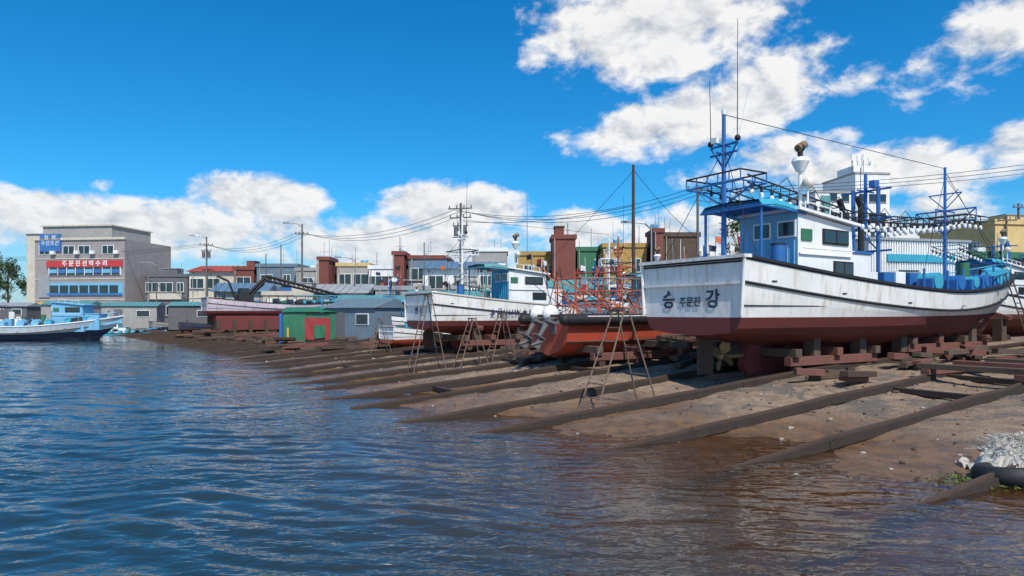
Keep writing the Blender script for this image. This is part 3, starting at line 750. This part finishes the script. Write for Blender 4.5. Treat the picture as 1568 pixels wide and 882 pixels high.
for i in range(26):
    s=R(14,92); t=R(15,27); e=root('marker_pole_bundle',W(t,s,1.1),R(0,3)); g=G()
    for k in range(random.randint(4,8)):
        a=Vector((R(-.5,.5),R(-.3,.3),.0)); b_=a+Vector((R(-.8,.8),R(-.5,.5),R(3.2,6.0))); g.cyl(a,b_,.03,random.choice([timber,galv,redo,white2,black]),r1=.015,n=5)
        if random.random()<.5:
            g.add([b_,b_+Vector((.5,.05,-.08)),b_+Vector((.45,.05,-.42)),b_+Vector((0,0,-.38))],[(0,1,2,3)],random.choice([redt,navy,orange,white2,black]))
    g.box((0,0,.3),(1.2,.8,.6),timber); g.build('poles',e)
# ------------------------------------------------------------ buildings
def windows(g,xa,xb,ya,face,z0,fh,floors,cols,ww=1.5,wh=1.3,fm=white2):
    for f in range(floors):
        for c_ in range(cols):
            u=xa+(xb-xa)*(c_+.5)/cols; z=z0+f*fh+fh*.55
            if random.random()<.15: continue
            w_=ww*random.choice([.6,1,1,1.2]); 
            if face=='f':
                g.box((u,ya-.02,z),(w_+.14,.08,wh+.14),fm); g.box((u,ya-.04,z),(w_,.08,wh),glass); g.box((u,ya-.06,z),(.06,.08,wh),fm); g.box((u,ya-.1,z-wh/2-.1),(w_+.3,.2,.08),grey)
            else:
                sg=1 if face=='r' else -1
                g.box((ya+sg*.02,u,z),(.08,w_+.14,wh+.14),fm); g.box((ya+sg*.04,u,z),(.08,w_,wh),glass); g.box((ya+sg*.06,u,z),(.08,.06,wh),fm)
def building(name,x0,x1,y,dep,z1,wall,roof=roofgrey,floors=2,cols=4,rz=0,style='flat',z0=1.0,ww=1.5,trim=None,sign=None):
    w=x1-x0; e=root(name,((x0+x1)/2,y,z0),rz); H=z1-z0; g=G(); tm=trim or wall
    g.box((0,dep/2,H/2-.3),(w,dep,H+.6),wall); fh=H/floors
    if style=='flat':
        for a,b_,c_,d in ((0,.0,w+.3,.25),(0,dep,w+.3,.25)): g.box((a,b_,H+.2),(c_,d,.45),tm)
        for xx in (-w/2,w/2): g.box((xx,dep/2,H+.2),(.25,dep-.27,.446),tm)
        g.box((0,dep/2,H+.03),(w-.3,dep-.3,.05),roof)
    else:
        pz=H+1.1
        g.add([(-w/2-.4,-.5,H),(w/2+.4,-.5,H),(w/2+.4,dep/2,pz),(-w/2-.4,dep/2,pz),(w/2+.4,dep+.5,H),(-w/2-.4,dep+.5,H)],[(0,1,2,3),(3,2,4,5),(0,3,5),(1,4,2),(0,5,4,1)],roof)
        for i in range(int(w/.8)): g.box((-w/2+.4+i*.8,dep/4-.25,H+.6),(.07,math.hypot(dep/2+.5,1.1),.05),roof,rx=math.atan2(1.1,dep/2+.5))
    if cols:
        windows(g,-w/2,w/2,0,'f',0,fh,floors,cols,ww)
        windows(g,0,dep,w/2,'r',0,fh,floors,2,1.2); windows(g,0,dep,-w/2,'l',0,fh,floors,2,1.2)
    for f in range(1,floors): g.box((0,-.04,f*fh),(w+.06,.1,.14),tm)
    if sign: g.box((0,-.16,H*.58),(w*.75,.2,.9),sign)
    g.box((w*.3,-.35,fh*.3),(.8,.4,.6),white2); g.cyl((-w*.42,-.12,0),(-w*.42,-.12,H),.06,grey)
    if style=='flat':
        k=random.random()
        if k<.3: xx=R(-w*.25,w*.25); g.cyl((xx,dep*.5,H),(xx,dep*.5,H+1.0),.5,random.choice([grey,lblue,white2]),n=14)
        elif k<.6: xx=R(-w*.2,w*.2); g.box((xx,dep*.5,H+.7),(min(w*.4,2.2),2,1.4),tm); g.box((xx,dep*.5,H+1.42),(min(w*.4,2.2)+.2,2.2,.1),roof)
        for q in range(2):
            xx=R(-w*.4,w*.4); g.cyl((xx,dep*.3,H),(xx,dep*.3,H+R(1.2,2.6)),.03,galv); g.cyl((xx-.5,dep*.3,H+1.1),(xx+.5,dep*.3,H+1.1),.02,galv)
    g.build('walls_windows_roof',e,smooth=False); return e
e=root('harbour_office_building',(-64.0,101,1.2),-.12); g=G()
w,dep,H=14.5,11,12.2
g.box((0,dep/2,H/2),(w,dep,H),pinkg); g.box((-w/2-1.4,dep/2+.8,H/2+.5),(2.8,dep-1.6,H+1.0),creamw)
g.box((-w/2-1.4,dep/2+.8,H+1.1),(3.0,dep-1.4,.2),dgrey)
g.box((-1.6,dep/2+.5,H+1.1),(11.3,dep-2,2.2),grey); g.box((-1.6,dep/2+.5,H+2.28),(11.7,dep-1.5,.16),creamw)
for i in range(24): g.box((-7.1+i*.48,dep/2+.5,H+2.4),(.08,dep-1.6,.08),creamw)
g.box((0,-.05,H+.15),(w+.2,.3,.35),creamw)
for f,zc in enumerate((1.9,4.9,7.9,10.7)):
    if f==2:
        g.box((.9,-.05,zc),(11.6,.16,1.9),white2)
        for i in range(8): g.box((-4.1+i*1.43,-.1,zc-.25),(1.28,.16,1.3),glass)
        g.box((.9,-.14,zc+.75),(12.2,.12,.95),signred); 
        for i in range(8): g.box((-4.1+i*1.43,-.2,zc-.35),(1.2,.06,.55),signblue if i%2 else lblue)
    elif f==1:
        g.box((.9,-.06,zc),(12.2,.1,1.9),lblue)
        for i in range(7): g.box((-4.0+i*1.6,-.1,zc),(1.35,.12,1.1),glass)
        g.box((.9,-.14,zc-.75),(12,.1,.3),signblue)
    else:
        for x in (-5.6,-1.7,.8,4.6):
            g.box((x,-.02,zc),(1.9,.08,1.3),white2); g.box((x,-.04,zc),(1.7,.08,1.15),glass); g.box((x,-.06,zc),(.07,.08,1.15),white2)
            g.box((x+1.5,-.3,zc-.4),(.7,.4,.5),white2)
for z in (3.3,6.4,9.4): g.box((0,-.03,z),(w+.05,.08,.12),creamw)
for zc in (2,5,8,11): 
    for y in (3,7): g.box((-w/2-2.81,y,zc),(.06,1.2,1.3),glass)
g.box((-4.6,-.1,H-.4),(3.4,.2,2.6),signblue); g.box((-5.6,-.1,5.4),(1.7,.14,3.4),roofgrey); g.box((-6.2,-.12,2.4),(1.8,.14,1.2),yelt)
g.build('walls_windows_roof',e,smooth=False)
fx=lambda x,y,z:basis((1,0,0),(0,0,1),(0,-1,0),(x,y,z))
text(e,'sign_text','주 문 진 선 박 수 리',.9,fx(1.0,-.22,8.65),white2,.01,.02)
text(e,'roof_sign_text','청  해\n수산조선',.8,fx(-4.6,-.22,H-.1),white2,.01,.0)
building('small_shop_building',-54.8,-48.5,102,8,8.0,dgrey,roofgrey,2,3,sign=creamw)
building('small_shop_building',-48.0,-45.6,103,8,7.2,creamw,roofgrey,2,1)
building('red_roofed_building',-45.4,-38.6,96,9,8.4,creamw,roofred,2,3,style='gable')
building('brick_building',-37.5,-34.8,92,8,8.4,brick,roofgrey,2,1)
building('shop_building',-34.4,-29,92,8,8.8,slate,roofgrey,2,2,sign=signblue)
building('shop_building',-28.8,-25.6,91,8,8.2,grey,roofblue,2,1,sign=creamw)
building('shop_building',-25.2,-22.8,88,8,8.8,creamw,roofgrey,2,1)
building('brick_stair_tower',-23.6,-22.3,83,4,9.0,brick,green,1,0)
building('grey_building',-21.8,-17.8,85,8,8.4,grey,roofgrey,2,2,trim=yellow)
building('white_building',-17.6,-14.4,84,8,8.0,white2,roofgrey,2,2,sign=signred)
building('brick_stair_tower',-13.8,-12.5,79,4,9.3,brick,roofblue,1,0)
building('blue_building',-12.1,-7.6,80,8,8.9,slate,roofgrey,2,2,trim=brick,sign=creamw)
building('workshop',-9.4,-1.2,72,9,7.2,white2,roofblue,2,3,style='gable')
building('grey_building',-4.6,-.6,78,6,9.6,grey,roofblue,2,2,trim=white2)
building('ochre_warehouse',.6,20.6,75,10,8.9,ochre,roofgrey,2,8,ww=1.0)
building('brick_stair_tower',4.3,6.7,72,4,10.4,brick,green,1,0)
building('green_roof_room',7.0,9.0,73,4,9.2,green,green,1,0)
building('ochre_building',9.5,14.0,71,5,9.4,ochre,roofgrey,2,2)
building('brick_stair_tower',14.4,15.3,69,4,10.7,brick,green,1,0)
building('brown_building',15.5,19.2,70,4,10.4,timber,green,2,0)
building('low_shop_building',20,33,70,8,6.8,creamw,roofgrey,2,4)
for x,c_ in ((-33,grey),(-27,creamw),(-21,white2),(-14,roofgrey),(-6,grey),(4,white),(11,ochre)): building('low_workshop',x,x+5.5,66-abs(x)*.2+abs(x)*.5,6,4.6+R(-.3,.5),c_,random.choice([roofblue,teal,roofgrey]),1,2,rz=R(-.1,.2),style=random.choice(['flat','gable']))
e=root('white_apartment_tower',(48,96,1),.12); g=G()
g.box((-2.6,4,9.2),(6.2,8,18.4),white2); g.box((2.9,4,10.6),(5.2,8,21.2),white2); g.box((2.6,3.6,21.9),(3.0,4,1.6),white2); g.box((2.9,4,21.3),(5.4,8.2,.25),grey)
g.box((-2.6,4,18.5),(6.4,8.2,.25),grey); g.box((-4.2,-.04,9),(1.4,.1,18),teal)
for f in range(7):
    for x in (-3.0,-1.2,1.4,2.9,4.4): g.box((x,-.03,1.9+f*2.65),(1.05,.1,1.1),glass); g.box((x,-.08,1.3+f*2.65),(1.2,.12,.08),grey)
for i in range(9): x=R(1,4.6); y=R(1,6); z=R(22.8,24.6); g.cyl((x,y,21.3),(x,y,z),.05,galv); g.box((x,y-.1,z-.4),(.3,.14,.9),white2)
g.build('walls_windows_roof',e,smooth=False)
e=root('corrugated_warehouse',(27.5,46,1),.25); g=G()
g.box((0,4,3.2),(8,8,6.4),white2)
for i in range(40): g.box((-3.9+i*.2,-.03,3.2),(.09,.08,6.3),white2)
for i in range(40): g.box((-4.03,.1+i*.2,3.2),(.08,.09,6.3),white2)
g.box((0,4,6.45),(8.3,8.3,.16),roofgrey); g.box((-1,-.08,3.9),(1.6,.1,1.0),glass); g.box((2,-.08,2.0),(2.6,.1,3.4),green); g.box((0,-.1,5.2),(5.5,.1,.5),cyan)
g.build('walls_and_roof',e,smooth=False)
building('green_framed_building',31.8,37,48,6,6.4,dgrey,green,2,3,trim=green,rz=.2)
building('yellow_building',42.5,54,61,9,10.4,yellow,roofgrey,2,4,rz=.15)
building('grey_building',36,42,64,6,7.6,grey,roofgrey,2,3,rz=.15)
e=root('teal_pipe_fence',(-21,66,1)); g=G()
for i in range(12): g.cyl((i*1.3,0,0),(i*1.3,0,3.2),.04,cyan)
for z in (2.2,2.7,3.2): g.cyl((0,0,z),(14.3,0,z),.04,cyan)
g.build('pipes',e)
e=root('harbour_wall',(0,0,0)); g=G()
for (a,b_) in (((-44,89),(-4,66)),((-4,66),(30,62))):
    A=Vector(a);B_=Vector(b_);d=B_-A; g.box(((A.x+B_.x)/2,(A.y+B_.y)/2,1.75),(d.length,.3,1.6),grey,rz=math.atan2(d.y,d.x)); g.box(((A.x+B_.x)/2,(A.y+B_.y)/2,2.6),(d.length,.4,.1),white,rz=math.atan2(d.y,d.x))
g.build('wall',e,smooth=False)
# ------------------------------------------------------------ poles & wires
def pole(x,y,z1,arms=(),lamp=False,r=.16,mat=polec,name='utility_pole'):
    e=root(name,(x,y,1.0),R(-.3,.3)); g=G(); H=z1-1
    g.cyl((0,0,-.2),(0,0,H),r,mat,r1=r*.6,n=12)
    for dz_,wd in arms:
        g.box((0,-.15,H-dz_),(wd,.1,.1),dgrey)
        for k in range(4): xx=-wd/2+.1+k*(wd-.2)/3; g.cyl((xx,-.15,H-dz_),(xx,-.15,H-dz_+.28),.05,dgrey,n=6)
    if len(arms)>1:
        g.cyl((.35,-.2,H-2.9),(.35,-.2,H-2.1),.22,dgrey,n=12); g.cyl((-.35,-.2,H-2.9),(-.35,-.2,H-2.1),.22,dgrey,n=12); g.box((0,-.1,H-3.0),(1.4,.2,.08),galv)
    if lamp:
        g.tube([(0,0,H-.4),(-.5,-.2,H+.0),(-1.6,-.3,H+.1)],.05,galv,8); g.box((-1.8,-.3,H+.08),(.7,.25,.14),galv)
    g.build('pole',e)
pole(8.0,45,12.3,r=.15,mat=rust); pole(13.6,50,11.9,((.4,1.6),),r=.14)
pole(-4.5,60,12.2,((.5,2.2),(1.3,2.0),(2.0,1.4)),r=.17)
pole(-24.6,80,13.0,((1.2,1.6),),lamp=True,r=.15); pole(-42.5,95,13.2,((1.2,1.8),(2.0,1.4)),lamp=True,r=.16)
pole(-26.4,78,10.4,r=.1); pole(1.2,54,12.0,r=.04,mat=galv,name='flag_pole'); pole(9.5,46.5,8.6,lamp=True,r=.08,mat=galv,name='street_lamp')
pole(42,58,10.8,((.4,1.5),),r=.13); pole(-17,74,8.5,r=.07,mat=galv,name='street_lamp',lamp=True); pole(46,62,12.5,((.4,1.5),))
pole(-31,86,10,r=.1); pole(-9,70,9.8,r=.09); pole(-50,96,9.6,r=.1,lamp=True,name='street_lamp')
def wire(a,b_,sag,g):
    a=Vector(a);b_=Vector(b_); pts=[]
    for i in range(17): f=i/16; p=a.lerp(b_,f); p.z-=sag*4*f*(1-f); pts.append(p)
    g.tube(pts,.02,wirem,4)
e=root('overhead_wires',(0,0,0)); g=G()
chain=[(-110,120,13),(-42.5,95,12.2),(-24.6,80,12.0),(-4.5,60,11.6),(13.6,50,11.6),(60,52,17.5)]
for k in range(3):
    for a,b_ in zip(chain,chain[1:]):
        o_=(k-1)*.6; wire((a[0]+o_,a[1],a[2]-.1*k),(b_[0]+o_,b_[1],b_[2]-.1*k),1.2+.15*k,g)
wire((-4.5,60,10.6),(8,45,9.6),.5,g); wire((8,45,12),(13.6,50,8),.3,g); wire((13.6,50,10.8),(42,58,10.4),.8,g); wire((13.6,50,11.2),(42,58,10.6),.8,g); wire((8,45,11.9),(2,60,6),.2,g); wire((13.6,50,11.4),(27,70,8),.4,g)
g.build('wires',e)
# ------------------------------------------------------------ trees
def tree(x,y,z0,H,rad,name='pine_tree',nl=2600):
    e=root(name,(x,y,z0)); g=G(); g.cyl((0,0,-.2),(0,0,H*.8),.22,bark,r1=.07,n=8)
    cl=[]
    for k in range(16):
        a=R(0,6.28); z=H*R(.35,.97); r=rad*R(.2,1)*(1.15-z/H*.6); c_=Vector((r*math.cos(a),r*math.sin(a),z)); cl.append((c_,R(.6,1.2)*rad*.38))
        g.cyl((0,0,z*.75),c_,.06,bark,r1=.02,n=5)
    g.build('trunk_and_limbs',e); g=G()
    for k in range(nl):
        c_,r=random.choice(cl); d=Vector((random.gauss(0,1),random.gauss(0,1),random.gauss(0,.7))); d=d.normalized()*r*R(.3,1)**.5
        p=c_+d; a=Vector((R(-1,1),R(-1,1),R(-1,1)))*.22; b_=Vector((R(-1,1),R(-1,1),R(-1,1)))*.16
        g.add([p-a,p+b_,p+a],[(0,1,2)],leafm)
    g.build('foliage',e,smooth=False)
for x,y,h_ in ((-83,108,10.5),(-79,107,9.8),(-86,112,11),(-76,110,10),(-90,108,9),(-81,104,8)): tree(x,y,1.2,h_,2.8)
tree(22,66,1,10.5,2.2,'broadleaf_tree',1500)
# ------------------------------------------------------------ world
EL,AZ=math.radians(52),math.radians(160)
w=bpy.data.worlds.new('World'); scene.world=w; w.use_nodes=True; nt=w.node_tree; nt.nodes.clear()
out=N(nt,'ShaderNodeOutputWorld'); sky=N(nt,'ShaderNodeTexSky'); sky.sky_type='NISHITA'; sky.sun_disc=False
sky.sun_elevation=EL; sky.sun_rotation=AZ; sky.air_density=1.0; sky.dust_density=.6; sky.ozone_density=2.5
skc=mixc(nt,1.0,sky.outputs[0],(.42,.88,1.17),'MULTIPLY')
hs=N(nt,'ShaderNodeHueSaturation'); hs.inputs['Saturation'].default_value=1.12; hs.inputs['Value'].default_value=1.0; nt.links.new(skc,hs.inputs['Color'])
bg=N(nt,'ShaderNodeBackground'); bg.inputs[1].default_value=.13; nt.links.new(hs.outputs[0],bg.inputs[0])
tc=N(nt,'ShaderNodeTexCoord'); sp=N(nt,'ShaderNodeSeparateXYZ'); nt.links.new(tc.outputs['Generated'],sp.inputs[0])
az=M_(nt,'MULTIPLY',M_(nt,'ARCTAN2',sp.outputs[0],sp.outputs[1]),57.296); el=M_(nt,'MULTIPLY',M_(nt,'ARCSINE',sp.outputs[2]),57.296)
cl=[(12.0,22.6,11.5,4.7,4,1.3),(15.5,15.6,12,2.7,9,1.25),(20,18.4,6,2.0,10,.8),(35,18.5,6.5,2.8,30,.7),(28,10.4,10,2.3,0,1.0),(37,11.3,5,1.5,8,.8),(21,12,7,1.6,10,.7),
 (-20.2,8.9,5.6,2.2,0,1.3),(-29,6.4,16,2.5,0,1.2),(-36,7.3,9,1.5,0,1.0),(-5.1,8.8,7.5,2.4,0,1.3),(-9,5.6,12,2.8,0,1.1),(6,7.0,6,1.7,0,1.0),(20,6,22,3.2,0,.9),(-30.6,9.2,1.2,.5,10,.5),
 (80,15,20,6,0,.9),(-80,12,25,4,0,.9),(140,25,30,9,0,.8),(-150,18,30,8,0,.8),(5,45,14,6,0,.7),(-60,40,10,5,0,.6)]
d=None
for a,e_,ra,re,rt,wt in cl:
    dx=M_(nt,'SUBTRACT',az,a); dy=M_(nt,'SUBTRACT',el,e_); c_,s_=math.cos(math.radians(rt)),math.sin(math.radians(rt))
    px=M_(nt,'ADD',M_(nt,'MULTIPLY',dx,c_/ra),M_(nt,'MULTIPLY',dy,s_/ra)); py=M_(nt,'SUBTRACT',M_(nt,'MULTIPLY',dy,c_/re),M_(nt,'MULTIPLY',dx,s_/re))
    r2=M_(nt,'ADD',M_(nt,'MULTIPLY',px,px),M_(nt,'MULTIPLY',py,py)); mm=M_(nt,'MULTIPLY',M_(nt,'SUBTRACT',1.0,r2),wt)
    d=mm if d is None else M_(nt,'SMOOTH_MAX',d,mm,.3)
d=M_(nt,'MAXIMUM',d,-1.0)
def cn(da,de,det=10,sc=.26):
    cb=N(nt,'ShaderNodeCombineXYZ'); nt.links.new(M_(nt,'ADD',az,da),cb.inputs[0]); nt.links.new(M_(nt,'MULTIPLY',M_(nt,'ADD',el,de),1.5),cb.inputs[1])
    return tex(nt,cb.outputs[0],sc,det,.60,.2)
n1=cn(0,0); n2=cn(.5,1.0,6)
dens=M_(nt,'ADD',M_(nt,'MULTIPLY',d,1.0),M_(nt,'MULTIPLY',M_(nt,'SUBTRACT',n1,.50),3.4))
alpha=ramp(nt,dens,-.05,.8)
shade=M_(nt,'ADD',.82,M_(nt,'MULTIPLY',M_(nt,'SUBTRACT',n1,n2),3.0),clamp=True)
thick=ramp(nt,dens,.9,2.3)
shade=M_(nt,'SUBTRACT',shade,M_(nt,'MULTIPLY',thick,.25),clamp=True)
cc=mixc(nt,shade,(.44,.50,.58),(1.0,.99,.98))
haze=ramp(nt,el,9.0,0.0)
bgc=N(nt,'ShaderNodeBackground'); nt.links.new(cc,bgc.inputs[0]); bgc.inputs[1].default_value=.95
mx=N(nt,'ShaderNodeMixShader'); nt.links.new(M_(nt,'MULTIPLY',alpha,.97),mx.inputs[0]); nt.links.new(bg.outputs[0],mx.inputs[1]); nt.links.new(bgc.outputs[0],mx.inputs[2])
bgh=N(nt,'ShaderNodeBackground'); bgh.inputs[0].default_value=(.60,.74,.86,1); bgh.inputs[1].default_value=.9
mh=N(nt,'ShaderNodeMixShader'); nt.links.new(M_(nt,'MULTIPLY',haze,.6),mh.inputs[0]); nt.links.new(mx.outputs[0],mh.inputs[1]); nt.links.new(bgh.outputs[0],mh.inputs[2])
nt.links.new(mh.outputs[0],out.inputs[0])
sd=bpy.data.lights.new('sun','SUN'); sd.energy=4.9; sd.angle=math.radians(.5); sd.color=(1,.93,.83)
so=bpy.data.objects.new('sun',sd); scene.collection.objects.link(so)
dirv=Vector((math.sin(AZ)*math.cos(EL),math.cos(AZ)*math.cos(EL),math.sin(EL))); so.rotation_euler=dirv.to_track_quat('Z','Y').to_euler(); so.location=(0,-20,40)
cam=bpy.data.cameras.new('camera'); co=bpy.data.objects.new('camera',cam); scene.collection.objects.link(co); scene.camera=co
cam.lens=24; cam.sensor_width=36; cam.clip_end=6000; cam.shift_y=39/1568
co.location=(0,0,2.5); co.rotation_euler=(math.pi/2,0,0)
scene.view_settings.view_transform='Standard'; scene.view_settings.look='None'; scene.view_settings.exposure=0
